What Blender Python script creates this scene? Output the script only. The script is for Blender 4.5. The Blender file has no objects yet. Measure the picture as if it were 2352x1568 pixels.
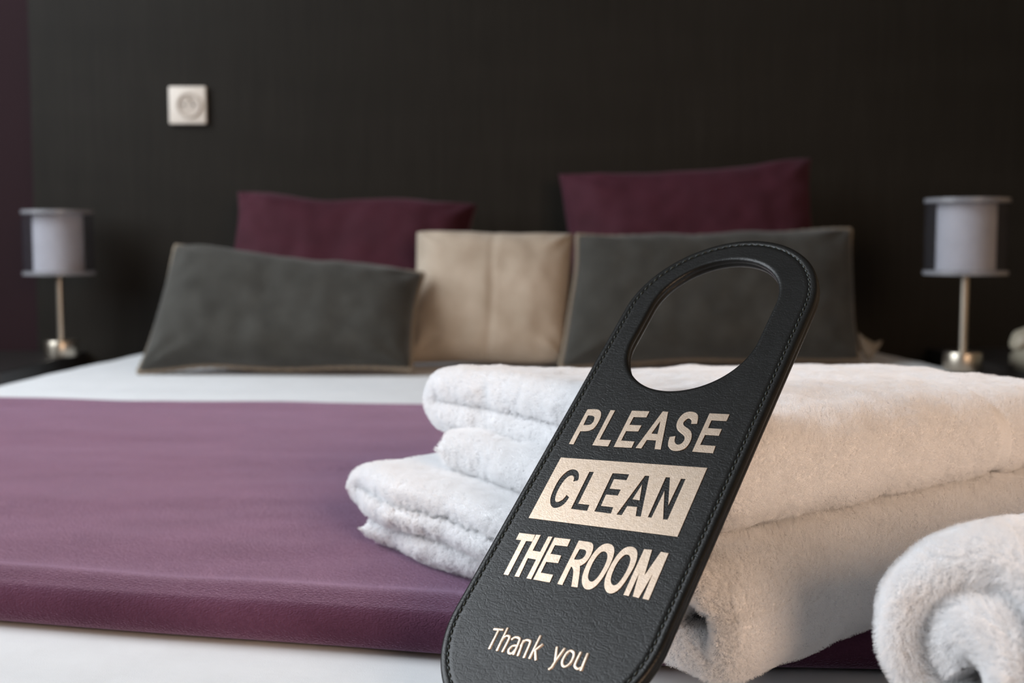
import bpy, bmesh, math, random
from mathutils import Vector, Matrix, noise

random.seed(7)
scene = bpy.context.scene
COL = scene.collection
PI = math.pi

# ------------------------------------------------------------------ camera, world, light, exposure
cam_data = bpy.data.cameras.new('camera')
cam = bpy.data.objects.new('camera', cam_data)
COL.objects.link(cam)
cam.location = (0.0, 0.0, 0.81)
cam.rotation_euler = (math.radians(90) - math.atan(224 / 2800.0), 0, 0)
cam_data.sensor_width = 36.0
cam_data.lens = 36.0 * 2800.0 / 2352.0
cam_data.clip_start = 0.02
cam_data.dof.use_dof = True
cam_data.dof.focus_distance = 0.565
cam_data.dof.aperture_fstop = 9.5
cam_data.dof.aperture_blades = 9
scene.camera = cam
scene.cycles.diffuse_bounces = 6

scene.view_settings.view_transform = 'Standard'
scene.view_settings.look = 'None'
scene.view_settings.gamma = 1.0
scene.view_settings.use_curve_mapping = False
scene.view_settings.exposure = 0.48

world = bpy.data.worlds.new('sky')
scene.world = world
world.use_nodes = True
world.node_tree.nodes['Background'].inputs[0].default_value = (0.75, 0.86, 1.0, 1)
world.node_tree.nodes['Background'].inputs[1].default_value = 1.0


def area(name, loc, target, sx, sy, power, color):
    d = bpy.data.lights.new(name, 'AREA')
    d.shape = 'RECTANGLE'
    d.size, d.size_y = sx, sy
    d.energy = power
    d.color = color
    o = bpy.data.objects.new(name, d)
    COL.objects.link(o)
    o.location = loc
    v = Vector(target) - Vector(loc)
    o.rotation_euler = v.to_track_quat('-Z', 'Y').to_euler()
    return o


# daylight through the window in the left wall; an added, unseen warm fill aimed at the towels from the right
area('window_daylight', (-1.86, 1.00, 1.90), (0.2, 1.02, 1.15), 1.7, 1.95, 61.0, (0.89, 0.945, 1.0))
wl = area('warm_fill', (0.95, -1.20, 1.32), (0.24, 0.62, 0.67), 1.1, 0.8, 3.1, (1.0, 0.69, 0.48))
wl.data.spread = math.radians(62)


# ------------------------------------------------------------------ helpers
def tag(o, label=None, cat=None, group=None, kind=None):
    if label:
        o['label'] = label
    if cat:
        o['category'] = cat
    if group:
        o['group'] = group
    if kind:
        o['kind'] = kind
    return o


def link(name, me, mat=None, parent=None, smooth=True):
    o = bpy.data.objects.new(name, me)
    COL.objects.link(o)
    if mat is not None:
        me.materials.clear()
        me.materials.append(mat.m if isinstance(mat, Mat) else mat)
    if smooth:
        me.polygons.foreach_set('use_smooth', [True] * len(me.polygons))
    if parent is not None:
        o.parent = parent
    return o


def mesh(name, verts, faces, mat=None, parent=None, smooth=True):
    me = bpy.data.meshes.new(name)
    me.from_pydata([tuple(v) for v in verts], [], faces)
    me.update()
    return link(name, me, mat, parent, smooth)


def empty(name, loc=(0, 0, 0), rz=0.0):
    o = bpy.data.objects.new(name, None)
    COL.objects.link(o)
    o.empty_display_size = 0.05
    o.location = loc
    o.rotation_euler = (0, 0, rz)
    return o


def box(name, lo, hi, mat, parent=None, bevel=0.0, seg=3, smooth=False):
    bm = bmesh.new()
    bmesh.ops.create_cube(bm, size=1.0)
    for v in bm.verts:
        v.co = Vector([lo[i] + (v.co[i] + 0.5) * (hi[i] - lo[i]) for i in range(3)])
    if bevel > 0:
        bmesh.ops.bevel(bm, geom=list(bm.edges), offset=bevel, segments=seg, affect='EDGES', profile=0.5)
    me = bpy.data.meshes.new(name)
    bm.to_mesh(me)
    bm.free()
    return link(name, me, mat, parent, smooth)


def lathe(name, prof, mat, parent=None, n=64, smooth=True):
    """prof: list of (r, z); closed with caps when r reaches 0"""
    verts, faces = [], []
    m = len(prof)
    for i in range(n):
        a = 2 * PI * i / n
        for r, z in prof:
            verts.append((r * math.cos(a), r * math.sin(a), z))
    for i in range(n):
        j = (i + 1) % n
        for k in range(m - 1):
            faces.append((i * m + k, j * m + k, j * m + k + 1, i * m + k + 1))
    me = bpy.data.meshes.new(name)
    me.from_pydata(verts, [], faces)
    bm = bmesh.new()
    bm.from_mesh(me)
    bmesh.ops.remove_doubles(bm, verts=bm.verts, dist=1e-6)
    bmesh.ops.recalc_face_normals(bm, faces=bm.faces)
    bm.to_mesh(me)
    bm.free()
    o = link(name, me, mat, parent, smooth)
    if smooth:
        sharpen(o, 40)
    return o


def sharpen(o, deg):
    me = o.data
    bm = bmesh.new()
    bm.from_mesh(me)
    lim = math.radians(deg)
    for e in bm.edges:
        if len(e.link_faces) == 2 and e.calc_face_angle(0) > lim:
            e.smooth = False
    bm.to_mesh(me)
    bm.free()


def fix_normals(o):
    bm = bmesh.new()
    bm.from_mesh(o.data)
    bmesh.ops.recalc_face_normals(bm, faces=bm.faces)
    bm.to_mesh(o.data)
    bm.free()


def nz(x, y, z, s=1.0):
    return noise.noise(Vector((x * s, y * s, z * s)))


# ------------------------------------------------------------------ materials
def srgb(r, g, b):
    def f(c):
        c /= 255.0
        return c / 12.92 if c <= 0.04045 else ((c + 0.055) / 1.055) ** 2.4
    return (f(r), f(g), f(b), 1.0)


class Mat:
    def __init__(self, name, color=(0.8, 0.8, 0.8, 1), rough=0.5, metal=0.0, spec=0.5):
        self.m = bpy.data.materials.new(name)
        self.m.use_nodes = True
        self.nt = self.m.node_tree
        self.b = self.nt.nodes['Principled BSDF']
        self.b.inputs['Base Color'].default_value = color
        self.b.inputs['Roughness'].default_value = rough
        self.b.inputs['Metallic'].default_value = metal
        self.b.inputs['Specular IOR Level'].default_value = spec
        self.co = None
        self.last_bump = None

    def n(self, typ, **kw):
        x = self.nt.nodes.new(typ)
        for k, v in kw.items():
            if k in x.inputs.keys():
                x.inputs[k].default_value = v
            else:
                setattr(x, k, v)
        return x

    def l(self, a, b):
        self.nt.links.new(a, b)

    def coords(self, scale=(1, 1, 1), rot=(0, 0, 0), kind='Object'):
        tc = self.n('ShaderNodeTexCoord')
        mp = self.n('ShaderNodeMapping')
        mp.inputs['Scale'].default_value = scale
        mp.inputs['Rotation'].default_value = rot
        self.l(tc.outputs[kind], mp.inputs['Vector'])
        return mp.outputs['Vector']

    def noise(self, vec, scale, detail=4.0, rough=0.5, dist=0.0):
        x = self.n('ShaderNodeTexNoise')
        x.inputs['Scale'].default_value = scale
        x.inputs['Detail'].default_value = detail
        x.inputs['Roughness'].default_value = rough
        x.inputs['Distortion'].default_value = dist
        self.l(vec, x.inputs['Vector'])
        return x.outputs['Fac']

    def voronoi(self, vec, scale, feature='F1', rand=1.0):
        x = self.n('ShaderNodeTexVoronoi')
        x.feature = feature
        x.inputs['Scale'].default_value = scale
        x.inputs['Randomness'].default_value = rand
        self.l(vec, x.inputs['Vector'])
        return x.outputs['Distance']

    def ramp(self, fac, stops):
        x = self.n('ShaderNodeValToRGB')
        e = x.color_ramp.elements
        e[0].position, e[0].color = stops[0]
        e[1].position, e[1].color = stops[-1]
        for p, c in stops[1:-1]:
            q = e.new(p)
            q.color = c
        self.l(fac, x.inputs['Fac'])
        return x.outputs['Color']

    def math(self, op, a, b):
        x = self.n('ShaderNodeMath', operation=op)
        for i, v in enumerate((a, b)):
            if isinstance(v, (int, float)):
                x.inputs[i].default_value = v
            else:
                self.l(v, x.inputs[i])
        return x.outputs[0]

    def bump(self, h, strength, dist):
        x = self.n('ShaderNodeBump')
        x.inputs['Strength'].default_value = strength
        x.inputs['Distance'].default_value = dist
        self.l(h, x.inputs['Height'])
        if self.last_bump is not None:
            self.l(self.last_bump, x.inputs['Normal'])
        self.last_bump = x.outputs['Normal']
        self.l(self.last_bump, self.b.inputs['Normal'])

    def base(self, col):
        self.l(col, self.b.inputs['Base Color'])

    def sheen(self, w, rough=0.4, tint=(1, 1, 1, 1)):
        self.b.inputs['Sheen Weight'].default_value = w
        self.b.inputs['Sheen Roughness'].default_value = rough
        self.b.inputs['Sheen Tint'].default_value = tint


def c3(r, g, b):
    return (r, g, b, 1.0)


def plain(name, color, rough=0.6, metal=0.0, var=0.06, scale=30.0, spec=0.5):
    m = Mat(name, color, rough, metal, spec)
    v = m.coords()
    f = m.noise(v, scale)
    lo = tuple(c * (1 - var) for c in color[:3]) + (1,)
    hi = tuple(min(1, c * (1 + var)) for c in color[:3]) + (1,)
    m.base(m.ramp(f, [(0.3, lo), (0.7, hi)]))
    return m


# room
M_CEIL = plain('ceiling_paint', c3(0.28, 0.275, 0.27), 0.9)
M_OCHRE = plain('warm_ochre_paint', c3(0.60, 0.40, 0.24), 0.9)
M_CREAM = plain('cream_paint', c3(0.22, 0.18, 0.14), 0.9)
M_PLUM_WALL = plain('plum_wall_paint', c3(0.017, 0.006, 0.0085), 0.8, var=0.05, scale=6, spec=0.2)
M_FLOOR = plain('dark_carpet', c3(0.10, 0.075, 0.065), 0.95, scale=200)
M_WHITE_PAINT = plain('white_frame_paint', c3(0.75, 0.75, 0.74), 0.5)

M_WENGE = Mat('wenge_panel', c3(0.016, 0.013, 0.011), 0.6, 0, 0.15)
v = M_WENGE.coords(scale=(1, 1, 0.03))
g = M_WENGE.noise(v, 220, 5, 0.6)
v2 = M_WENGE.coords(scale=(0.25, 1, 1.6))
g2 = M_WENGE.noise(v2, 9, 3, 0.5)
gg = M_WENGE.math('ADD', M_WENGE.math('MULTIPLY', g, 0.7), M_WENGE.math('MULTIPLY', g2, 0.3))
M_WENGE.base(M_WENGE.ramp(gg, [(0.25, c3(0.0080, 0.0066, 0.0047)), (0.5, c3(0.0122, 0.0102, 0.0075)), (0.75, c3(0.0178, 0.0152, 0.0118))]))
M_WENGE.bump(g, 0.15, 0.0006)

M_DARKWOOD = plain('dark_nightstand_wood', c3(0.014, 0.012, 0.011), 0.45, scale=60)
M_BEDWOOD = plain('bed_base_fabric', c3(0.05, 0.045, 0.042), 0.9, scale=80)

# textiles
M_SHEET = Mat('white_cotton', c3(0.80, 0.81, 0.82), 0.85, 0, 0.2)
v = M_SHEET.coords()
M_SHEET.base(M_SHEET.ramp(M_SHEET.noise(v, 25), [(0.3, c3(0.70, 0.71, 0.72)), (0.7, c3(0.74, 0.75, 0.76))]))
M_SHEET.bump(M_SHEET.noise(v, 14, 4), 0.25, 0.006)
M_SHEET.bump(M_SHEET.noise(v, 1600, 2), 0.2, 0.0003)

M_MATTRESS = plain('mattress_ticking', c3(0.7, 0.7, 0.69), 0.9)

M_RUNNER = Mat('plum_velvet', c3(0.1, 0.035, 0.07), 0.95, 0, 0.1)
v = M_RUNNER.coords()
f1 = M_RUNNER.noise(v, 16, 4, 0.55)
f2 = M_RUNNER.noise(v, 420, 3, 0.6)
ff = M_RUNNER.math('ADD', M_RUNNER.math('MULTIPLY', f1, 0.6), M_RUNNER.math('MULTIPLY', f2, 0.4))
M_RUNNER.base(M_RUNNER.ramp(ff, [(0.3, c3(0.074, 0.026, 0.049)), (0.55, c3(0.100, 0.037, 0.068)), (0.75, c3(0.130, 0.052, 0.090))]))
v3 = M_RUNNER.coords(scale=(0.6, 1.0, 1.0))
M_RUNNER.bump(M_RUNNER.noise(v3, 1100, 2, 0.5, 0.3), 1.0, 0.0008)
M_RUNNER.sheen(0.62, 0.35, c3(0.84, 0.62, 0.90))

M_PURPLE = Mat('plum_cushion_cloth', c3(0.09, 0.02, 0.045), 0.8, 0, 0.2)
v = M_PURPLE.coords()
M_PURPLE.base(M_PURPLE.ramp(M_PURPLE.noise(v, 20, 4), [(0.3, c3(0.036, 0.0068, 0.0130)), (0.7, c3(0.050, 0.0105, 0.019))]))
M_PURPLE.bump(M_PURPLE.noise(v, 900, 2), 0.3, 0.0006)
M_PURPLE.sheen(0.12, 0.4, c3(0.9, 0.6, 0.75))

M_GREY = Mat('charcoal_felt', c3(0.05, 0.05, 0.047), 0.9, 0, 0.2)
v = M_GREY.coords()
f1 = M_GREY.noise(v, 28, 3, 0.5)
f2 = M_GREY.noise(v, 500, 2, 0.5)
ff = M_GREY.math('ADD', M_GREY.math('MULTIPLY', f1, 0.5), M_GREY.math('MULTIPLY', f2, 0.5))
M_GREY.base(M_GREY.ramp(ff, [(0.3, c3(0.024, 0.0235, 0.020)), (0.7, c3(0.052, 0.051, 0.045))]))
M_GREY.bump(f2, 0.4, 0.001)
M_GREY.sheen(0.15, 0.5)

M_TAUPE = Mat('taupe_cushion_cloth', c3(0.23, 0.165, 0.115), 0.85, 0, 0.2)
v = M_TAUPE.coords()
M_TAUPE.base(M_TAUPE.ramp(M_TAUPE.noise(v, 18, 4), [(0.3, c3(0.33, 0.27, 0.205)), (0.7, c3(0.43, 0.36, 0.285))]))
M_TAUPE.bump(M_TAUPE.noise(v, 700, 2), 0.35, 0.0008)
M_TAUPE.sheen(0.15, 0.5)
M_PIPING = plain('beige_piping', c3(0.19, 0.155, 0.115), 0.85, scale=300, var=0.2)

M_TOWEL = Mat('white_terry', c3(0.76, 0.76, 0.77), 0.9, 0, 0.1)
v = M_TOWEL.coords()
M_TOWEL.bump(M_TOWEL.noise(v, 700, 3), 0.5, 0.0015)
M_TOWEL.sheen(0.15, 0.5)

M_PILE = Mat('terry_pile_fibre', c3(0.95, 0.95, 0.95), 0.9)
df = M_PILE.n('ShaderNodeBsdfDiffuse')
df.inputs['Color'].default_value = c3(0.97, 0.97, 0.975)
tl = M_PILE.n('ShaderNodeBsdfTranslucent')
tl.inputs['Color'].default_value = c3(0.97, 0.97, 0.975)
px = M_PILE.n('ShaderNodeMixShader')
px.inputs['Fac'].default_value = 0.28
M_PILE.l(df.outputs[0], px.inputs[1])
M_PILE.l(tl.outputs[0], px.inputs[2])
M_PILE.l(px.outputs[0], M_PILE.nt.nodes['Material Output'].inputs['Surface'])

# hanger
M_LEATHER = Mat('black_leather', c3(0.0050, 0.0052, 0.0048), 0.42, 0, 0.27)
v = M_LEATHER.coords()
wr = M_LEATHER.noise(M_LEATHER.coords(scale=(0.55, 1.0, 1.0)), 95, 5, 0.62, 1.6)
crease = M_LEATHER.n('ShaderNodeTexVoronoi')
crease.feature = 'DISTANCE_TO_EDGE'
crease.inputs['Scale'].default_value = 470
wv = M_LEATHER.n('ShaderNodeVectorMath', operation='ADD')
nn = M_LEATHER.n('ShaderNodeTexNoise')
nn.inputs['Scale'].default_value = 130
M_LEATHER.l(M_LEATHER.coords(scale=(0.6, 1, 1)), nn.inputs['Vector'])
sc = M_LEATHER.n('ShaderNodeVectorMath', operation='SCALE')
sc.inputs['Scale'].default_value = 0.008
M_LEATHER.l(nn.outputs['Color'], sc.inputs[0])
M_LEATHER.l(M_LEATHER.coords(scale=(0.45, 1, 1)), wv.inputs[0])
M_LEATHER.l(sc.outputs['Vector'], wv.inputs[1])
M_LEATHER.l(wv.outputs['Vector'], crease.inputs['Vector'])
cr = M_LEATHER.math('MINIMUM', M_LEATHER.math('MULTIPLY', crease.outputs['Distance'], 6.0), 1.0)
M_LEATHER.bump(cr, 0.14, 0.00025)
M_LEATHER.bump(wr, 0.07, 0.0008)
M_LEATHER.bump(M_LEATHER.noise(v, 1300, 2, 0.5), 0.25, 0.0004)
M_LEATHER.l(M_LEATHER.ramp(wr, [(0.3, c3(0.41, 0.41, 0.41)), (0.7, c3(0.33, 0.33, 0.33))]), M_LEATHER.b.inputs['Roughness'])

M_FOIL = Mat('rose_silver_foil', c3(0.86, 0.76, 0.68), 0.42, 1.0)
v = M_FOIL.coords()
M_FOIL.bump(M_FOIL.noise(v, 420, 4, 0.65), 0.07, 0.0006)
M_FOIL.bump(M_FOIL.noise(v, 1700, 2, 0.5), 0.12, 0.0004)
sp = M_FOIL.noise(M_FOIL.coords(scale=(1, 1, 1)), 330, 6, 0.75)
M_FOIL.base(M_FOIL.ramp(sp, [(0.27, c3(0.10, 0.09, 0.08)), (0.33, c3(0.47, 0.365, 0.275)), (0.75, c3(0.55, 0.445, 0.36))]))
M_THREAD = plain('dark_green_thread', c3(0.012, 0.020, 0.018), 0.45, scale=900, var=0.3)

# lamps and small things
M_NICKEL = Mat('brushed_nickel', c3(0.46, 0.41, 0.34), 0.34, 1.0)
v = M_NICKEL.coords(scale=(1, 1, 0.02))
M_NICKEL.bump(M_NICKEL.noise(v, 900, 2), 0.1, 0.0003)
M_INNER = plain('white_lamp_cloth', c3(0.62, 0.62, 0.63), 0.8, scale=40)
M_FROST = plain('frosted_acrylic', c3(0.20, 0.20, 0.215), 0.35, scale=40)
M_SMOKE = Mat('smoky_acrylic', c3(0.2, 0.2, 0.22), 0.15)
tr = M_SMOKE.n('ShaderNodeBsdfTransparent')
tr.inputs['Color'].default_value = c3(0.88, 0.88, 0.90)
mx = M_SMOKE.n('ShaderNodeMixShader')
mx.inputs['Fac'].default_value = 0.05
out = M_SMOKE.nt.nodes['Material Output']
M_SMOKE.l(tr.outputs[0], mx.inputs[1])
M_SMOKE.l(M_SMOKE.b.outputs[0], mx.inputs[2])
M_SMOKE.l(mx.outputs[0], out.inputs['Surface'])
M_PLASTIC = plain('ivory_plastic', c3(0.66, 0.60, 0.53), 0.4, scale=20, var=0.03)
M_PLASTIC_IN = plain('ivory_plastic_insert', c3(0.50, 0.44, 0.38), 0.4, scale=20, var=0.03)
M_HOLE = plain('dark_hole', c3(0.02, 0.02, 0.02), 0.6)
M_CREAMPL = plain('cream_plastic', c3(0.28, 0.25, 0.19), 0.5, scale=30, var=0.1)

# ------------------------------------------------------------------ the room
tag(box('floor', (-2.0, -2.0, -0.06), (2.0, 2.55, 0.0), M_FLOOR), kind='structure')
tag(box('ceiling', (-2.0, -2.0, 3.0), (2.0, 2.55, 3.06), M_CEIL), kind='structure')
tag(box('wall_back', (-2.0, 2.45, 0.0), (2.0, 2.55, 3.0), M_PLUM_WALL), kind='structure')
tag(box('wall_right', (1.9, -2.0, 0.0), (2.0, 2.45, 3.0), M_OCHRE), kind='structure')
tag(box('wall_front', (-1.9, -2.0, 0.0), (1.9, -1.9, 3.0), M_CREAM), kind='structure')


def wall_with_opening():
    y0, y1, z0, z1 = -2.0, 2.45, 0.0, 3.0
    a, b, c, d = 0.10, 1.90, 0.9, 2.90
    bm = bmesh.new()
    for lo, hi in (((-2.0, y0, z0), (-1.9, a, z1)), ((-2.0, b, z0), (-1.9, y1, z1)),
                   ((-2.0, a, z0), (-1.9, b, c)), ((-2.0, a, d), (-1.9, b, z1))):
        r = bmesh.ops.create_cube(bm, size=1.0)
        for vv in r['verts']:
            vv.co = Vector([lo[i] + (vv.co[i] + 0.5) * (hi[i] - lo[i]) for i in range(3)])
    me = bpy.data.meshes.new('wall_left')
    bm.to_mesh(me)
    bm.free()
    w = tag(link('wall_left', me, M_CREAM, None, False), kind='structure')
    win = tag(empty('window_1', (-1.95, 1.00, 0.9)), kind='structure')
    bm = bmesh.new()
    fr = [((-0.03, -0.9, 0), (0.03, -0.84, 2.00)), ((-0.03, 0.84, 0), (0.03, 0.9, 2.00)),
          ((-0.03, -0.84, 0), (0.03, 0.84, 0.06)), ((-0.03, -0.84, 1.94), (0.03, 0.84, 2.00)), ((-0.03, -0.03, 0.06), (0.03, 0.03, 1.94))]
    for lo, hi in fr:
        r = bmesh.ops.create_cube(bm, size=1.0)
        for vv in r['verts']:
            vv.co = Vector([lo[i] + (vv.co[i] + 0.5) * (hi[i] - lo[i]) for i in range(3)])
    me = bpy.data.meshes.new('window_frame')
    bm.to_mesh(me)
    bm.free()
    f = link('window_frame', me, M_WHITE_PAINT, win, False)
    f['kind'] = 'structure'
    g = Mat('window_glass', c3(1, 1, 1), 0.02)
    t = g.n('ShaderNodeBsdfTransparent')
    mxx = g.n('ShaderNodeMixShader')
    mxx.inputs['Fac'].default_value = 0.06
    g.l(t.outputs[0], mxx.inputs[1])
    g.l(g.b.outputs[0], mxx.inputs[2])
    g.l(mxx.outputs[0], g.nt.nodes['Material Output'].inputs['Surface'])
    p = box('window_pane', (-0.004, -0.84, 0.06), (0.004, 0.84, 1.94), g, win)
    p['kind'] = 'structure'


wall_with_opening()

# dark wood panel in front of the plum wall, its left edge leaning a hair like the photo shows
PY = 2.42
pv = [(-0.952, PY, 0.0), (1.88, PY, 0.0), (1.88, PY, 2.48), (-0.952, PY, 2.48)]
panel = box('headboard_panel', (-0.945, PY, 0.0), (1.89, 2.449, 2.80), M_WENGE, None, 0.003, 2)
tag(panel, 'tall dark brown wooden wall panel behind the bed', 'wall panel')

# ------------------------------------------------------------------ bed
BED_TOP = 0.60
bed = tag(empty('bed', (0, 1.36, 0)), 'double bed under white sheet, set against the dark wooden panel', 'bed')
box('base', (-0.70, -0.98, 0.12), (0.70, 1.03, 0.34), M_BEDWOOD, bed, 0.02, 3, True)
box('mattress', (-0.71, -0.985, 0.345), (0.71, 1.035, 0.585), M_MATTRESS, bed, 0.05, 5, True)
for sx in (-1, 1):
    for sy in (-0.9, 0.95):
        l = lathe('leg', [(0, 0), (0.022, 0), (0.03, 0.125), (0, 0.125)], M_DARKWOOD, bed, 20)
        l.location = (sx * 0.62, sy, 0)


def halfwidth(y):
    t = max(0.0, min(1.0, (2.44 - y) / 0.7))
    return 0.735 + 0.075 * t ** 0.8


RC = 0.05   # rounding radius of the sheet's edges


def fold(d, half):
    """arc length d from the middle -> (offset, drop) over an edge rounded with RC"""
    s = 1 if d >= 0 else -1
    a = abs(d)
    flat = half - RC
    if a <= flat:
        return s * a, 0.0
    a -= flat
    if a <= RC * PI / 2:
        t = a / RC
        return s * (flat + RC * math.sin(t)), RC * (1 - math.cos(t))
    return s * half, RC + (a - RC * PI / 2)


FOOT = 0.345


def sheet_bump(x, y):
    b = 0.0155 * math.exp(-(((x + 0.02) / 0.16) ** 2 + ((y - 0.43) / 0.085) ** 2))
    b += 0.0022 * nz(x, y, 0.3, 3.0) + 0.0015 * nz(x * 0.6, y, 4.3, 11.0)
    fold_y = 1.72 + 0.03 * math.sin(4 * x)
    b += 0.003 * math.exp(-((y - fold_y) / 0.02) ** 2) * max(0, nz(x, 0, 1, 2.5))
    return b


def build_sheet():
    na, nb = 190, 230
    verts, faces = [], []
    for j in range(nb + 1):
        b = -0.36 + (2.405 - FOOT + 0.36) * j / nb          # arc length from the foot edge
        if b < RC * PI / 2:
            if b < 0:
                y, dy = FOOT, RC + (-b)
            else:
                t = (RC * PI / 2 - b) / RC
                y, dy = FOOT + RC - RC * math.sin(t), RC * (1 - math.cos(t))
        else:
            y, dy = FOOT + RC + (b - RC * PI / 2), 0.0
        h = halfwidth(y)
        for i in range(na + 1):
            a = -1.12 + 2.24 * i / na
            x, dx = fold(a, h)
            d = max(dx, dy)
            k = 1.0 if d < 0.01 else max(0.0, 1 - (d - 0.01) / 0.06)
            z = BED_TOP - d + sheet_bump(x, y) * k
            # hanging cloth waves a little
            w = min(1.0, d / 0.2)
            x += (1 if x > 0 else -1) * w * 0.012 * nz(0, y, 7.1, 5.0) if dx > 0.05 else 0
            y2 = y + (w * 0.012 * nz(x, 0, 2.1, 5.0) - w * 0.006 if dy > 0.05 else 0)
            verts.append((x, y2, z))
    for j in range(nb):
        for i in range(na):
            q = j * (na + 1) + i
            faces.append((q, q + 1, q + na + 2, q + na + 1))
    o = mesh('bed_sheet', verts, faces, M_SHEET)
    return tag(o, 'smooth white cotton sheet covering the whole bed', 'bed sheet')


build_sheet()


def build_runner():
    """a thick folded velvet band lying across the bed and hanging over both sides"""
    T = 0.0215

    def yf(x):
        x = max(-0.85, min(0.85, x))
        if x < 0.03:
            return 0.5925 - 0.225 * (x - 0.03)
        return 0.5925 - 0.06 * (x - 0.03)

    def yb(x):
        return 1.441 - 0.118 * (max(-0.85, min(0.85, x)) + 0.05) + 0.006 * math.sin(5 * x)

    na = 330
    nt = 200
    cap = 12
    verts, faces = [], []
    ring = nt + 1 + cap - 1 + 24 + 1 + 7
    for i in range(na + 1):
        a = -1.06 + 2.12 * i / na
        x0, d0 = fold(a, 0.80)
        f, b = yf(x0), yb(x0)
        row = []
        # profile: top from back to front, round front, underside, thin back
        for j in range(nt + 1):
            t = j / nt
            y = b + (f - b) * t
            th = T * (0.25 + 0.75 * min(1, t / 0.04) ** 0.6)
            if t < 0.04:
                th = T * (0.3 + 0.5 * math.sin(min(1, t / 0.02) * PI / 2))
                th += T * 0.2 * min(1, t / 0.04)
            # soft wrinkles running across the band
            wv = 0.0020 * nz(x0 * 0.5, y, 5.0, 12.0) + 0.0006 * nz(x0 * 0.6 + 3, y, 2.0, 30.0) + 0.0016 * nz(x0, y, 9.0, 5.0)
            e = min(1.0, t / 0.05, (1 - t) / 0.01 + 0.4)
            # the folded front edge stands a little proud
            lip = 0.0035 * math.exp(-((f + 0.018 - y) / 0.014) ** 2)
            row.append((y, th + wv * e + lip))
        r = (row[-1][1]) / 2
        for j in range(1, cap):
            t = PI * j / cap
            row.append((f - r * 0.8 * math.sin(t), r + r * math.cos(t)))
        for j in range(24 + 1):
            row.append((f + (b - f) * j / 24, 0.0))
        for j in range(1, 8):
            t = j / 8
            row.append((b + 0.002 * math.sin(PI * t), T * 0.3 * t))
        for (y, th) in row:
            h = halfwidth(y)
            x, d = fold(a, h)
            # outward normal of the sheet profile
            flat = h - RC
            t = 0 if abs(a) <= flat else min(PI / 2, (abs(a) - flat) / RC)
            s = 1 if a >= 0 else -1
            nx, nzv = s * math.sin(t), math.cos(t)
            k = 1.0 if d < 0.01 else max(0.0, 1 - (d - 0.01) / 0.06)
            o = th + 0.002
            verts.append((x + nx * o, y, BED_TOP - d + sheet_bump(x, max(y, 0.56)) * k + nzv * o))
        m = len(row)
    for i in range(na):
        for j in range(m):
            k = (j + 1) % m
            faces.append((i * m + j, i * m + k, (i + 1) * m + k, (i + 1) * m + j))
    faces.append(tuple(range(m)))
    faces.append(tuple(na * m + j for j in reversed(range(m))))
    o = mesh('bed_runner', verts, faces, M_RUNNER)
    fix_normals(o)
    return tag(o, 'plum purple velvet bed runner folded across the white sheet', 'bed runner')


build_runner()


# ------------------------------------------------------------------ cushions
def cushion(name, bl, br, tr, tl, depth, mat, label, group, cat='cushion', pinch=0.05, seed=0, wr=0.006, seam=False, back=0.45):
    """a stuffed cushion between four corner points, its front bulging towards the bed's foot"""
    bl, br, tr, tl = map(Vector, (bl, br, tr, tl))
    cen = (bl + br + tr + tl) / 4
    nrm = (br - bl).cross(tl - bl).normalized()
    n = 64
    root = empty(name, cen)
    tag(root, label, cat, group)

    def pos(u, v, side):
        # edges are drawn in between the corners, the corners stick out
        uu = u * (1 - pinch * (1 - v * v) * abs(u) ** 3)
        vv = v * (1 - pinch * 1.3 * (1 - u * u) * abs(v) ** 3)
        s, t = (uu + 1) / 2, (vv + 1) / 2
        p = bl * (1 - s) * (1 - t) + br * s * (1 - t) + tr * s * t + tl * (1 - s) * t
        b = (max(0, 1 - u ** 4) * max(0, 1 - v ** 4)) ** 0.47
        h = depth * b
        q = p * 1.0
        w = wr * (nz(q.x, q.z, seed, 14.0) + 0.5 * nz(q.x, q.z, seed + 5, 32.0)) * min(1, b * 2.5)
        # puckers radiating from the corners
        for cu, cv in ((-1, -1), (1, -1), (1, 1), (-1, 1)):
            du, dv = u - cu, v - cv
            rr = math.hypot(du, dv)
            if 0.02 < rr < 0.9:
                ang = math.atan2(dv, du)
                w += 0.0022 * math.sin(ang * 9 + seed) * math.exp(-((rr - 0.3) / 0.22) ** 2)
        if seam and side > 0:
            w -= 0.0032 * math.exp(-((u + 0.02 + 0.015 * math.sin(4 * v)) / 0.035) ** 2)
        p = p + Vector((0.006 * nz(p.x, p.z, seed + 11, 7.0), 0, 0.007 * nz(p.x, p.z, seed + 3, 7.0)))
        if side < 0:
            return p - nrm * (h * back + w * 0.5) - cen
        return p + nrm * (h + w) - cen

    verts, faces, idx = [], [], {}
    for side in (1, -1):
        for j in range(n + 1):
            for i in range(n + 1):
                edge = i in (0, n) or j in (0, n)
                if side < 0 and edge:
                    idx[(side, i, j)] = idx[(1, i, j)]
                    continue
                u, v = -1 + 2 * i / n, -1 + 2 * j / n
                u = math.sin(u * PI / 2) * 0.45 + u * 0.55
                v = math.sin(v * PI / 2) * 0.45 + v * 0.55
                idx[(side, i, j)] = len(verts)
                verts.append(pos(u, v, side))
        for j in range(n):
            for i in range(n):
                f = [idx[(side, i, j)], idx[(side, i + 1, j)], idx[(side, i + 1, j + 1)], idx[(side, i, j + 1)]]
                faces.append(tuple(f) if side > 0 else tuple(reversed(f)))
    mesh('cover', verts, faces, mat, root)
    loop = []
    for i in range(n):
        loop.append(verts[idx[(1, i, 0)]])
    for j in range(n):
        loop.append(verts[idx[(1, n, j)]])
    for i in range(n, 0, -1):
        loop.append(verts[idx[(1, i, n)]])
    for j in range(n, 0, -1):
        loop.append(verts[idx[(1, 0, j)]])
    return root, loop


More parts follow.
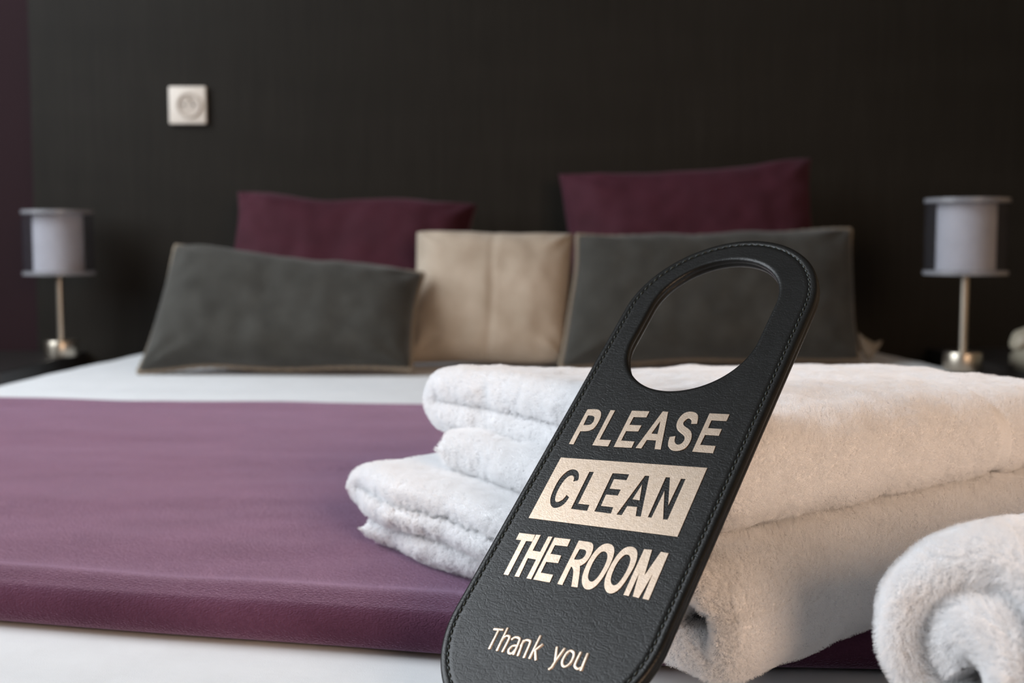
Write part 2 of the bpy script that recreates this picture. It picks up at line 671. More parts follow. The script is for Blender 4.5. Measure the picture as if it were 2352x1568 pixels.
def tube(name, pts, r, mat, parent, closed=False, n=8, lump=0.0):
    verts, faces = [], []
    N = len(pts)
    pts = [Vector(p) for p in pts]
    for i, p in enumerate(pts):
        a = pts[(i - 1) % N] if (closed or i > 0) else p
        b = pts[(i + 1) % N] if (closed or i < N - 1) else p
        t = (b - a).normalized()
        up = Vector((0, 1, 0)) if abs(t.y) < 0.9 else Vector((0, 0, 1))
        x = t.cross(up).normalized()
        y = x.cross(t)
        rr = r * (1 + lump * math.sin(i * 2.4))
        for k in range(n):
            an = 2 * PI * k / n
            verts.append(p + (x * math.cos(an) + y * math.sin(an)) * rr)
    for i in range(N if closed else N - 1):
        j = (i + 1) % N
        for k in range(n):
            l = (k + 1) % n
            faces.append((i * n + k, i * n + l, j * n + l, j * n + k))
    if not closed:
        faces.append(tuple(reversed(range(n))))
        faces.append(tuple((N - 1) * n + k for k in range(n)))
    o = mesh(name, verts, faces, mat, parent)
    fix_normals(o)
    return o


G1 = 'plum cushions at the back'
G2 = 'charcoal cushions at the front'
cushion('cushion', (-0.555, 2.20, 0.607), (-0.075, 2.21, 0.607), (-0.066, 2.33, 0.888), (-0.520, 2.33, 0.910), 0.070, M_PURPLE,
        'plum cushion standing against the dark panel, behind the left charcoal cushion', G1, seed=1, pinch=0.075)
cushion('cushion', (0.105, 2.21, 0.607), (0.575, 2.21, 0.607), (0.568, 2.33, 0.973), (0.088, 2.33, 0.938), 0.070, M_PURPLE,
        'taller plum cushion against the dark panel, behind the right charcoal cushion', G1, seed=9, pinch=0.06)
cushion('cushion', (-0.178, 2.055, 0.607), (0.098, 2.06, 0.607), (0.108, 2.13, 0.828), (-0.164, 2.13, 0.828), 0.060, M_TAUPE,
        'taupe cushion with a centre seam, between the two charcoal cushions', None, seed=17, pinch=0.03, seam=True)
for cor, lab, sd in (
        (((-0.605, 1.960, 0.608), (-0.163, 1.930, 0.608), (-0.147, 2.035, 0.762), (-0.566, 2.06, 0.804)),
         'left charcoal cushion with beige piping, leaning in front of a plum cushion', 23),
        (((0.080, 2.018, 0.608), (0.607, 2.112, 0.608), (0.604, 2.19, 0.835), (0.110, 2.10, 0.824)),
         'right charcoal cushion with beige piping, seen through the hole of the door hanger', 31)):
    root, loop = cushion('cushion', *cor, 0.062, M_GREY, lab, G2, seed=sd, pinch=0.035)
    p = tube('piping', loop, 0.0042, M_PIPING, root, closed=True, lump=0.18)
    p['label'] = 'knobbly beige piping'
    if sd == 31:
        # the knotted beige corner tail sticking out on the right
        c = Vector(cor[1]) - root.location
        pts = [c + Vector(q) for q in ((-0.006, 0.0, 0.045), (0.004, 0.004, 0.028), (0.014, 0.01, 0.018), (0.024, 0.014, 0.014), (0.034, 0.02, 0.022), (0.042, 0.022, 0.030))]
        vs, fs = [], []
        rad = (0.004, 0.011, 0.016, 0.015, 0.010, 0.003)
        for k, q in enumerate(pts):
            for a in range(12):
                an = 2 * PI * a / 12
                vs.append(q + Vector((0.25 * math.sin(an), 0.7 * math.cos(an), math.sin(an))) * rad[k])
        for k in range(len(pts) - 1):
            for a in range(12):
                b = (a + 1) % 12
                fs.append((k * 12 + a, k * 12 + b, (k + 1) * 12 + b, (k + 1) * 12 + a))
        fs.append(tuple(range(12)))
        fs.append(tuple(60 + a for a in reversed(range(12))))
        t = mesh('corner_tail', vs, fs, M_PIPING, root)
        fix_normals(t)
        t['label'] = 'beige corner tail'

# ------------------------------------------------------------------ nightstands and what stands on them
def nightstand(x0, x1, y0, y1, ztop, label):
    r = tag(empty('nightstand', ((x0 + x1) / 2, (y0 + y1) / 2, 0)), label, 'nightstand', 'dark nightstands beside the bed')
    w, d = (x1 - x0) / 2, (y1 - y0) / 2
    box('top', (-w, -d, ztop - 0.025), (w, d, ztop), M_DARKWOOD, r, 0.002, 2)
    box('body', (-w + 0.01, -d + 0.012, 0.10), (w - 0.01, d, ztop - 0.0255), M_DARKWOOD, r, 0.002, 2)
    for k in range(2):
        z0 = 0.12 + k * (ztop - 0.16) / 2
        z1 = z0 + (ztop - 0.16) / 2 - 0.012
        dr = box('drawer', (-w + 0.02, -d - 0.006, z0), (w - 0.02, -d + 0.0115, z1), M_DARKWOOD, r, 0.002, 2)
        kn = lathe('knob', [(0, 0), (0.006, 0), (0.006, 0.012), (0.012, 0.016), (0.012, 0.022), (0, 0.024)], M_NICKEL, dr, 20)
        kn.rotation_euler = (PI / 2, 0, 0)
        kn.location = (0, -d - 0.0055, (z0 + z1) / 2)
    for sx in (-1, 1):
        for sy in (-1, 1):
            l = box('leg', (-0.018, -0.018, 0), (0.018, 0.018, 0.10), M_DARKWOOD, r, 0.002, 2)
            l.location = (sx * (w - 0.035), sy * (d - 0.035), 0)
    return r


nightstand(-1.24, -0.845, 2.0, 2.415, 0.598, 'dark nightstand on the left of the bed, under one lamp')
nightstand(0.826, 1.23, 1.80, 2.415, 0.604, 'dark nightstand on the right of the bed, under a lamp and telephone')


def lamp(x, y, z, k, label):
    r = tag(empty('table_lamp', (x, y, z)), label, 'lamp', 'small table lamps on the nightstands')
    R, Ri = 0.0665 * k, 0.047 * k
    zb, zt = 0.160 * k, 0.286 * k
    lathe('base', [(0, 0), (0.030 * k, 0), (0.031 * k, 0.002), (0.031 * k, 0.029 * k), (0.030 * k, 0.031 * k), (0, 0.031 * k)], M_NICKEL, r)
    lathe('stem', [(0, 0.0312 * k), (0.0065 * k, 0.0312 * k), (0.0065 * k, zt - 0.03), (0, zt - 0.03)], M_NICKEL, r, 24)
    lathe('outer_shade', [(R - 0.001, zb + 0.005), (R, zb + 0.005), (R, zt - 0.005), (R - 0.001, zt - 0.005), (R - 0.001, zb + 0.005)], M_SMOKE, r)
    lathe('inner_shade', [(Ri - 0.0015, zb + 0.007), (Ri, zb + 0.007), (Ri, zt - 0.007), (Ri - 0.0015, zt - 0.007), (Ri - 0.0015, zb + 0.007)], M_INNER, r)
    for z0 in (zb, zt - 0.007):
        lathe('shade_ring', [(0.0075 * k, z0), (R + 0.001, z0), (R + 0.001, z0 + 0.0068), (0.0075 * k, z0 + 0.0068), (0.0075 * k, z0)], M_FROST, r)
    return r


lamp(-0.853, 2.30, 0.5983, 0.96, 'small table lamp with translucent drum shade, left of the bed against the plum wall')
lamp(0.735, 1.98, 0.6043, 0.975, 'small table lamp with translucent drum shade, right of the bed beside the telephone')


def telephone(x, y, z, rz):
    r = tag(empty('telephone', (x, y, z), rz), 'cream telephone on the right nightstand, cut off by the picture edge', 'telephone')
    # wedge body
    pr = [(-0.085, 0), (0.085, 0), (0.085, 0.030), (0.060, 0.042), (-0.055, 0.052), (-0.085, 0.040)]
    bm = bmesh.new()
    a = [bm.verts.new((-0.046, p[0], p[1])) for p in pr]
    b = [bm.verts.new((0.075, p[0], p[1])) for p in pr]
    bm.faces.new(a)
    bm.faces.new(list(reversed(b)))
    for i in range(len(pr)):
        j = (i + 1) % len(pr)
        bm.faces.new((a[j], a[i], b[i], b[j]))
    bmesh.ops.recalc_face_normals(bm, faces=bm.faces)
    bmesh.ops.bevel(bm, geom=list(bm.edges), offset=0.008, segments=3, affect='EDGES')
    me = bpy.data.meshes.new('body')
    bm.to_mesh(me)
    bm.free()
    link('body', me, M_CREAMPL, r)
    # handset: two cups joined by a bow
    vs, fs = [], []
    prof = [(-0.098, 0.050, 0.012), (-0.090, 0.056, 0.021), (-0.070, 0.062, 0.022), (-0.045, 0.072, 0.015), (0, 0.078, 0.014),
            (0.045, 0.072, 0.015), (0.070, 0.062, 0.022), (0.090, 0.056, 0.021), (0.098, 0.050, 0.012)]
    for (xx, zz, rr) in prof:
        for q in range(16):
            an = 2 * PI * q / 16
            vs.append((xx, -0.02 + rr * math.cos(an), zz + 0.75 * rr * math.sin(an)))
    for k in range(len(prof) - 1):
        for q in range(16):
            w = (q + 1) % 16
            fs.append((k * 16 + q, k * 16 + w, (k + 1) * 16 + w, (k + 1) * 16 + q))
    fs.append(tuple(range(16)))
    fs.append(tuple((len(prof) - 1) * 16 + q for q in reversed(range(16))))
    h = mesh('handset', vs, fs, M_CREAMPL, r)
    fix_normals(h)


telephone(0.876, 1.93, 0.6043, 0.15)


# ------------------------------------------------------------------ socket on the panel
def wall_socket():
    r = tag(empty('wall_socket', (-0.634, PY - 0.0003, 1.080)), 'square ivory wall socket high on the dark panel, above the left cushions', 'wall socket')
    h = 0.0365
    box('cover_plate', (-h, -0.011, -h), (h, 0.0, h), M_PLASTIC, r, 0.003, 3, True)
    s = lathe('socket_insert', [(0.0245, 0.0), (0.0245, 0.0035), (0.0225, 0.0042), (0.0205, 0.0035), (0.0195, 0.001), (0, 0.001)], M_PLASTIC_IN, r, 48)
    s.rotation_euler = (PI / 2, 0, 0)
    s.location = (0.003, -0.0112, 0)
    for sx in (-1, 1):
        hh = lathe('pin_hole', [(0, 0), (0.0026, 0), (0.0026, 0.0006), (0, 0.0006)], M_HOLE, r, 16)
        hh.rotation_euler = (PI / 2, 0, 0)
        hh.location = (0.003 + sx * 0.0095, -0.0123, 0)
    pn = lathe('earth_pin', [(0, 0), (0.0024, 0), (0.0024, 0.004), (0.0015, 0.006), (0, 0.0065)], M_NICKEL, r, 16)
    pn.rotation_euler = (PI / 2, 0, 0)
    pn.location = (0.003, -0.0123, 0.011)


wall_socket()


# ------------------------------------------------------------------ towels
def smooth_path(pts, step):
    """Catmull-Rom through pts, resampled to an even step"""
    P = [Vector((p[0], p[1])) for p in pts]
    P = [P[0] * 2 - P[1]] + P + [P[-1] * 2 - P[-2]]
    dense = []
    for i in range(1, len(P) - 2):
        for k in range(24):
            t = k / 24
            a, b, c, d = P[i - 1], P[i], P[i + 1], P[i + 2]
            dense.append(0.5 * ((2 * b) + (c - a) * t + (2 * a - 5 * b + 4 * c - d) * t * t + (3 * b - a - 3 * c + d) * t ** 3))
    dense.append(P[-2])
    out, acc = [dense[0]], 0.0
    for a, b in zip(dense, dense[1:]):
        seg = (b - a).length
        while seg > 1e-9 and acc + seg >= step:
            t = (step - acc) / seg
            a = a + (b - a) * t
            out.append(a)
            seg = (b - a).length
            acc = 0.0
        acc += seg
    return out


def towel_mesh(name, pts, t, s_len, offs, mat, weights, seed, puff=0.0, step=0.0035, lumps=0.0016, warp=None):
    """thick ribbon following pts in the (l, z) plane, swept along s. offs(w) -> (start, end) shift of the edges.
    weights(w, side, s) -> fur density"""
    path = smooth_path(pts, step)
    W = len(path)
    ns = max(20, int(s_len / step))
    nc = 10
    verts, faces, dens = [], [], []
    m = 2 * (ns + 1) + 2 * (nc - 1)
    for w in range(W):
        a = path[max(0, w - 1)]
        b = path[min(W - 1, w + 1)]
        tg = (b - a).normalized()
        n2 = Vector((-tg.y, tg.x))
        fw = w / (W - 1)
        e = min(w, W - 1 - w) * step
        r0 = t / 2
        end = math.sqrt(max(0.0, 1 - (1 - min(1, e / r0)) ** 2)) if e < r0 else 1.0
        end = max(end, 0.02)
        s0, s1 = offs(fw)
        s1 += s_len
        ring = []
        for k in range(ns + 1):
            ring.append((s0 + r0 + (s1 - s0 - 2 * r0) * k / ns, 1.0, 1))
        for k in range(1, nc):
            an = PI * k / nc
            ring.append((s1 - r0 + r0 * math.sin(an), math.cos(an), 0))
        for k in range(ns, -1, -1):
            ring.append((s0 + r0 + (s1 - s0 - 2 * r0) * k / ns, -1.0, -1))
        for k in range(1, nc):
            an = PI * k / nc
            ring.append((s0 + r0 - r0 * math.sin(an), -math.cos(an), 0))
        for (s, h, side) in ring:
            pf = 1.0 + puff * math.exp(-((s - s0) / 0.03) ** 2)
            hh = h * r0 * end * pf
            p = path[w] + n2 * hh
            x, y, z = s, p.x, p.y
            d = lumps * (nz(x, y * 1.0, z + seed, 42.0) + 0.6 * nz(x + 5, y, z + seed, 95.0)) + 0.0006 * nz(x, y, z + seed, 260.0)
            if side == 0:
                x += d * 1.6
            y += n2.x * d * (1 if h >= 0 else -1)
            z += n2.y * d * (1 if h >= 0 else -1)
            if warp:
                x, y, z = warp(x, y, z)
            verts.append((x, y, z))
            dens.append(weights(fw, h, s, s - s0))
    for w in range(W - 1):
        for k in range(m):
            l = (k + 1) % m
            faces.append((w * m + k, w * m + l, (w + 1) * m + l, (w + 1) * m + k))
    faces.append(tuple(reversed(range(m))))
    faces.append(tuple((W - 1) * m + k for k in range(m)))
    o = mesh(name, verts, faces, mat)
    fix_normals(o)
    vg = o.vertex_groups.new(name='fur')
    buckets = {}
    for i, q in enumerate(dens):
        buckets.setdefault(round(q, 1), []).append(i)
    for q, ids in buckets.items():
        if q > 0:
            vg.add(ids, q, 'REPLACE')
    return o


def fur(o, count, length, children, seed, radius=0.00013, clump=0.12):
    md = o.modifiers.new('terry_pile', 'PARTICLE_SYSTEM')
    ps = o.particle_systems[0]
    ps.seed = seed
    ps.vertex_group_density = 'fur'
    st = ps.settings
    st.type = 'HAIR'
    st.count = count
    st.hair_step = 3
    st.render_step = 3
    st.display_step = 2
    st.emit_from = 'FACE'
    st.distribution = 'RAND'
    st.use_advanced_hair = False
    st.hair_length = length
    st.brownian_factor = 0.0
    st.child_type = 'INTERPOLATED'
    st.child_percent = 0
    st.length_random = 0.35
    st.rendered_child_count = children
    st.clump_factor = clump
    st.roughness_1 = 0.0012
    st.roughness_1_size = 0.006
    st.roughness_2 = 0.0010
    st.roughness_2_size = 0.004
    st.roughness_endpoint = 0.0008
    st.child_length = 1.0
    st.kink = 'CURL'
    st.kink_amplitude = 0.0006
    st.kink_frequency = 1.5
    st.kink_amplitude_clump = 1.0
    st.radius_scale = radius
    st.root_radius = 1.0
    st.tip_radius = 0.35
    o.data.materials.append(M_PILE.m)
    st.material = 2


RX = Vector((0.852, 0.523))        # along the stack's long front
STACK_RZ = math.atan2(0.523, 0.852)
CORNER = (0.073, 0.537)


def place(o, loc, rz):
    o.location = loc
    o.rotation_euler = (0, 0, rz)


TB = 0.6265                          # top of the runner under the stack
# lower towel: underside forwards, round the front, over the top, back under into the fold
low_pts = [(0.262, 0.0103), (0.200, 0.0103), (0.080, 0.0103), (0.000, 0.0095), (-0.021, 0.0125), (-0.0265, 0.0280), (-0.018, 0.0430), (0.008, 0.0485), (0.100, 0.0492),
           (0.200, 0.0490), (0.264, 0.0480), (0.2825, 0.0435), (0.285, 0.038), (0.277, 0.0310), (0.250, 0.0297), (0.150, 0.0297), (0.060, 0.0297), (0.000, 0.0300)]


def low_off(w):
    return (-0.009 + 0.005 * math.sin(w * 21) + 0.004 * math.sin(w * 47 + 1), 0.01 * math.sin(w * 9))


def exposed(outer_from, outer_to):
    def f(w, h, s, e):
        if e < 0.018:
            return 1.0
        if outer_from < w < outer_to and h > 0:
            return 1.0 if s < 0.30 else 0.3
        return 0.0
    return f


def round_corner(x, y, x0, y0, rc):
    """round the near corner in plan: the square corner at (x0, y0) becomes a quarter circle of radius rc"""
    a, b = x0 + rc - x, y0 + rc - y
    if a > 0 and b > 0:
        k = (a ** 7 + b ** 7) ** (1 / 7) / math.hypot(a, b)
        return x0 + rc - a * k, y0 + rc - b * k
    return x, y


def low_warp(x, y, z):
    x, y = round_corner(x, y, -0.014, -0.035, 0.028)
    x -= 0.105 * max(0, y) * max(0, 1 - x / 0.3)
    y -= 0.010 * max(0, 1 - x / 0.12) * max(0, 1 - y / 0.12)
    sag = 0.006 * max(0, min(1, 1 - x / 0.08)) * max(0, min(1, 1 - (y + 0.03) / 0.08))
    return x, y, z * (0.85 + 0.17 * max(0, min(1, x / 0.25))) - sag * max(0.35, 1 - z / 0.06) - (0.0035 * max(0, min(1, 1 - x / 0.16)) if z > 0.036 else 0)


low = towel_mesh('towel', low_pts, 0.0178, 0.345, low_off, M_TOWEL, exposed(0.24, 0.72), 1.7, 0.06, warp=low_warp)
place(low, (CORNER[0], CORNER[1], TB), STACK_RZ)
tag(low, 'thick white folded bath towel at the bottom of the stack', 'towel', 'white terry towels on the bed')

up_pts = [(0.224, 0.0085), (0.160, 0.0083), (0.060, 0.0083), (0.020, 0.0083), (0.0035, 0.0100), (0.0000, 0.0220), (0.006, 0.0330), (0.028, 0.0380), (0.090, 0.0390),
          (0.180, 0.0380), (0.252, 0.0366), (0.2690, 0.0310), (0.2695, 0.0265), (0.261, 0.0222), (0.230, 0.0208), (0.130, 0.0205), (0.070, 0.0205), (0.040, 0.0210)]


def up_off(w):
    return (0.019 - 0.020 / (1 + math.exp((w - 0.27) / 0.015)) + 0.002 * math.sin(w * 25), 0.008 * math.sin(w * 11))


def up_warp(x, y, z):
    x, y = round_corner(x, y, -0.002, -0.008, 0.055)
    k = max(0.0, min(1.0, z / 0.05))
    z += (0.0585 * (0.85 + 0.17 * max(0, min(1, x / 0.25))) - 0.0585) * (1 - k)
    if 0.205 < x < 0.226:
        z += k * 0.00055 * math.sin(x * 2 * PI / 0.0034)
    z -= k * (0.010 * max(0, (y - 0.12) / 0.13) * min(1, max(0, (x - 0.05) / 0.12)))
    # the woven border near the right end steps down a little
    st = 1 / (1 + math.exp(-(x - 0.222) / 0.0025))
    out = k * 0.0035 * st
    return x, y + out * (1 if y < 0.05 else 0), z - out
    

up = towel_mesh('towel', up_pts, 0.0162, 0.300, up_off, M_TOWEL, lambda w, h, s, e: 0.0 if 0.212 < s < 0.226 else exposed(0.22, 0.72)(w, h, s, e), 6.2, 0.18, warp=up_warp)
place(up, (CORNER[0], CORNER[1], TB + 0.0590), STACK_RZ)
tag(up, 'white folded towel on top of the stack, behind the black door hanger', 'towel', 'white terry towels on the bed')

# rolled towel in the near right corner: a spiral swept along its axis
roll_pts = []
for k in range(0, 60):
    a = k / 59 * 2 * PI * 2.15
    r = 0.0465 - 0.0215 * a / (2 * PI)
    if r < 0.004:
        break
    ang = -PI * 0.55 + a
    roll_pts.append((-r * math.cos(ang), r * math.sin(ang)))


def roll_off(w):
    return (0.004 * math.sin(w * 20) - 0.006 * (w > 0.62) * (w - 0.62), 0.0)


def roll_w(w, h, s, e):
    if e < 0.02:
        return 1.0
    if w < 0.55 and h > 0:
        return 1.0 if s < 0.14 else 0.2
    return 0.0


roll = towel_mesh('towel', roll_pts, 0.0190, 0.30, roll_off, M_TOWEL, roll_w, 11.3, 0.05)
place(roll, (0.163, 0.425, 0.6605), math.atan2(0.56, 0.83))
tag(roll, 'rolled white towel with its spiral end towards the camera, nearest of the towels', 'towel', 'white terry towels on the bed')

FUR = True
if FUR:
    fur(low, 30000, 0.0028, 20, 3)
    fur(up, 26000, 0.0026, 20, 5)
    fur(roll, 11000, 0.0048, 22, 8)

# ------------------------------------------------------------------ the door hanger
S_H = 1.27 / 1.2
HO = Vector((0.005282, 0.559765, 0.692644))
HU = Vector((0.800987, -0.597443, 0.038490))
HV = Vector((-0.437713, -0.628275, -0.643178))
HN = Vector((0.408444, 0.498329, -0.764749))
hang = tag(empty('door_hanger'), 'black leather door hanger with silver lettering, leaning on the white towel stack', 'door hanger')
hm = Matrix.Identity(4)
for i in range(3):
    hm[i][0], hm[i][1], hm[i][2], hm[i][3] = HU[i], -HV[i], -HN[i], HO[i]
hang.matrix_world = hm

CU, VT, VB, RO = 48.9, 130.4, -62.6, 52.4        # outer stadium in mm (centre line, upper and lower arc centres, radius)
HC, HT, HB, RH = 46.6, 132.6, 106.4, 34.4        # hand hole
NA, NSIDE = 170, 130


def stadium(c, vt, vb, r):
    pts = []
    for k in range(NA):                                   # top arc, right to left
        a = PI * k / NA
        pts.append((c + r * math.cos(a), vt + r * math.sin(a)))
    for k in range(NSIDE):                                # left side down
        t = k / NSIDE
        pts.append((c - r, vt + (vb - vt) * t))
    for k in range(NA):                                   # bottom arc
        a = PI + PI * k / NA
        pts.append((c + r * math.cos(a), vb + r * math.sin(a)))
    for k in range(NSIDE):
        t = k / NSIDE
        pts.append((c + r, vb + (vt - vb) * t))
    return pts


rings = []
for ins, z in ((6, -6), (1.6, -6), (0.5, -5.6), (0.05, -4.7), (0, -3.5), (0.35, -3.05), (0.35, -2.95), (0, -2.5), (0.05, -1.4), (0.5, -0.45), (1.6, 0),
               (3.2, 0.05), (3.7, -0.22), (4.1, -0.36), (4.5, -0.22), (5.0, 0.05), (6.5, 0)):
    rings.append([(p[0], p[1], z) for p in stadium(CU, VT, VB, RO - ins)])
for ex, z in ((2.5, 0), (1.6, 0), (0.5, -0.35), (0.05, -1.1), (0, -2.4), (0.5, -2.95), (0.5, -3.05), (0, -3.6), (0.05, -4.8), (0.5, -5.6), (1.6, -6), (2.5, -6)):
    rings.append([(p[0], p[1], z) for p in stadium(HC, HT, HB, RH + ex)])
verts, faces = [], []
NR = len(rings[0])
for rg in rings:
    for i, (a, b, z) in enumerate(rg):
        w = 0.12 * noise.noise(Vector((a * 0.03, b * 0.03, 1))) if z > -1 else 0
        verts.append((a / 1000, b / 1000, (z + w) / 1000))
for q in range(len(rings)):
    q2 = (q + 1) % len(rings)
    for i in range(NR):
        j = (i + 1) % NR
        faces.append((q * NR + i, q * NR + j, q2 * NR + j, q2 * NR + i))
panel_o = mesh('leather_panel', verts, faces, M_LEATHER, hang)
fix_normals(panel_o)

# stitching: short thread lengths sunk in the groove all round
sv, sf = [], []
line = stadium(CU, VT, VB, RO - 4.1)
per = [0.0]
for i in range(len(line)):
    a, b = line[i], line[(i + 1) % len(line)]
    per.append(per[-1] + math.hypot(b[0] - a[0], b[1] - a[1]))


def at(d):
    d %= per[-1]
    lo, hi = 0, len(per) - 1
    while hi - lo > 1:
        mid = (lo + hi) // 2
        if per[mid] <= d:
            lo = mid
        else:
            hi = mid
    t = (d - per[lo]) / max(1e-9, per[lo + 1] - per[lo])
    a, b = line[lo], line[(lo + 1) % len(line)]
    return Vector((a[0] + (b[0] - a[0]) * t, a[1] + (b[1] - a[1]) * t))


pitch = 3.75
d = 0.0
while d < per[-1] - 2:
    n = 9
    base = len(sv)
    for k in range(n):
        t = k / (n - 1)
        p = at(d + 2.7 * t)
        q = at(d + 2.7 * t + 0.05)
        tg = (q - p).normalized()
        nn2 = Vector((-tg.y, tg.x))
        z = -0.42 + 0.55 * math.sin(PI * t) ** 0.6
        rr = 0.36 * (0.55 + 0.45 * math.sin(PI * t) ** 0.5)
        jog = 0.18 * (t - 0.5)
        for a in range(8):
            an = 2 * PI * a / 8
            c = p + nn2 * (rr * math.cos(an) + jog)
            sv.append((c.x / 1000, c.y / 1000, (z + rr * math.sin(an)) / 1000))
    for k in range(n - 1):
        for a in range(8):
            b = (a + 1) % 8
            sf.append((base + k * 8 + a, base + (k + 1) * 8 + a, base + (k + 1) * 8 + b, base + k * 8 + b))
    sf.append(tuple(base + a for a in range(8)))
    sf.append(tuple(base + (n - 1) * 8 + a for a in reversed(range(8))))
    d += pitch
st_o = mesh('stitching', sv, sf, M_THREAD, hang)
fix_normals(st_o)
st_o['label'] = 'dark green stitching'

PLEASE_GLYPHS = [[[(8.98,33.98),(8.52,56.14),(8.89,56.79),(14.21,56.95),(15.71,56.41),(17.09,55.1),(17.95,53.34),(18.52,50.8),(18.53,48.25),(18.2,45.68),(17.31,43.84),(15.78,42.87),(13.92,42.58),(11.29,42.49),(11.54,33.94)],[(10.72,52.78),(12.98,52.92),(14.44,52.5),(15.21,51.52),(15.69,49.85),(15.71,48.31),(15.22,47.0),(14.04,46.51),(11.1,46.31)]],[[(22.11,34.2),(21.77,56.93),(24.24,56.82),(24.3,37.84),(30.7,38.0),(30.75,34.17)]],[[(33.98,34.09),(33.61,57.23),(43.02,57.34),(43.0,53.56),(36.17,53.37),(36.12,48.19),(42.64,48.29),(42.52,44.52),(36.08,44.29),(36.09,38.13),(43.33,38.11),(43.45,34.34)]],[[(45.66,34.43),(50.1,57.71),(52.95,57.64),(58.67,34.56),(55.65,34.55),(54.15,39.79),(49.27,39.7),(48.67,34.44)],[(51.32,51.85),(52.17,49.05),(53.32,43.5),(49.95,43.59)]],[[(60.19,42.33),(62.81,43.01),(63.31,40.41),(64.53,38.6),(65.81,37.9),(67.08,38.19),(68.0,39.36),(68.31,41.04),(67.85,42.67),(66.71,44.02),(64.6,45.31),(62.66,46.61),(61.32,48.22),(60.51,50.11),(60.15,52.29),(60.36,54.77),(61.26,57.05),(62.99,58.3),(65.12,58.52),(67.37,57.92),(68.99,56.54),(69.72,54.88),(70.58,51.29),(67.75,51.09),(67.27,52.91),(66.42,53.93),(65.18,54.34),(64.19,53.79),(63.49,52.51),(63.48,51.05),(64.15,49.87),(65.8,48.78),(67.82,47.71),(69.42,46.38),(70.58,44.55),(71.31,42.23),(71.44,39.63),(70.92,37.0),(69.66,35.25),(67.49,34.27),(65.06,34.39),(63.05,35.4),(61.44,37.17),(60.64,39.48)]],[[(74.78,34.66),(74.4,57.96),(84.35,57.99),(84.36,53.9),(76.86,53.89),(77.0,48.94),(83.89,48.86),(83.94,44.94),(77.1,44.95),(76.97,38.76),(84.66,38.69),(85.01,34.56)]]]
CLEAN_PANEL = [[(8.67,25.16),(85.49,25.91),(86.31,-12.12),(9.37,-11.56)],[(22.71,3.76),(24.74,2.38),(24.52,-0.15),(23.65,-2.41),(22.15,-3.88),(20.29,-4.63),(18.45,-4.13),(16.72,-2.5),(15.42,-0.22),(14.54,3.1),(14.15,7.0),(14.08,11.21),(14.7,14.53),(15.91,17.16),(17.72,18.6),(19.84,18.9),(21.88,17.99),(23.45,16.15),(24.36,14.0),(24.61,12.39),(22.31,11.57),(22.02,13.27),(21.35,14.45),(20.14,15.07),(18.91,14.8),(17.81,13.34),(17.14,11.03),(16.83,8.02),(16.85,4.83),(17.43,1.71),(18.23,-0.14),(19.34,-0.99),(20.57,-0.75),(21.74,0.5),(22.32,2.02)],[(28.76,-3.96),(28.05,18.25),(30.59,18.34),(31.16,-0.58),(37.19,-0.59),(37.56,-4.09)],[(41.25,-3.97),(40.46,18.57),(49.32,18.71),(49.36,15.08),(42.82,15.14),(43.07,9.61),(48.91,9.66),(48.97,6.05),(42.81,5.99),(43.16,-0.46),(49.61,-0.45),(50.07,-4.21)],[(52.85,-4.33),(57.37,18.78),(59.67,18.77),(65.18,-4.05),(62.53,-4.06),(61.09,0.9),(56.18,0.78),(55.66,-4.36)],[(58.13,13.36),(60.63,4.78),(57.09,4.99)],[(68.52,-4.0),(67.86,18.88),(70.07,18.96),(75.43,3.87),(75.53,18.8),(77.84,18.85),(78.35,-4.13),(76.12,-4.18),(70.49,10.91),(70.45,-3.99)]]
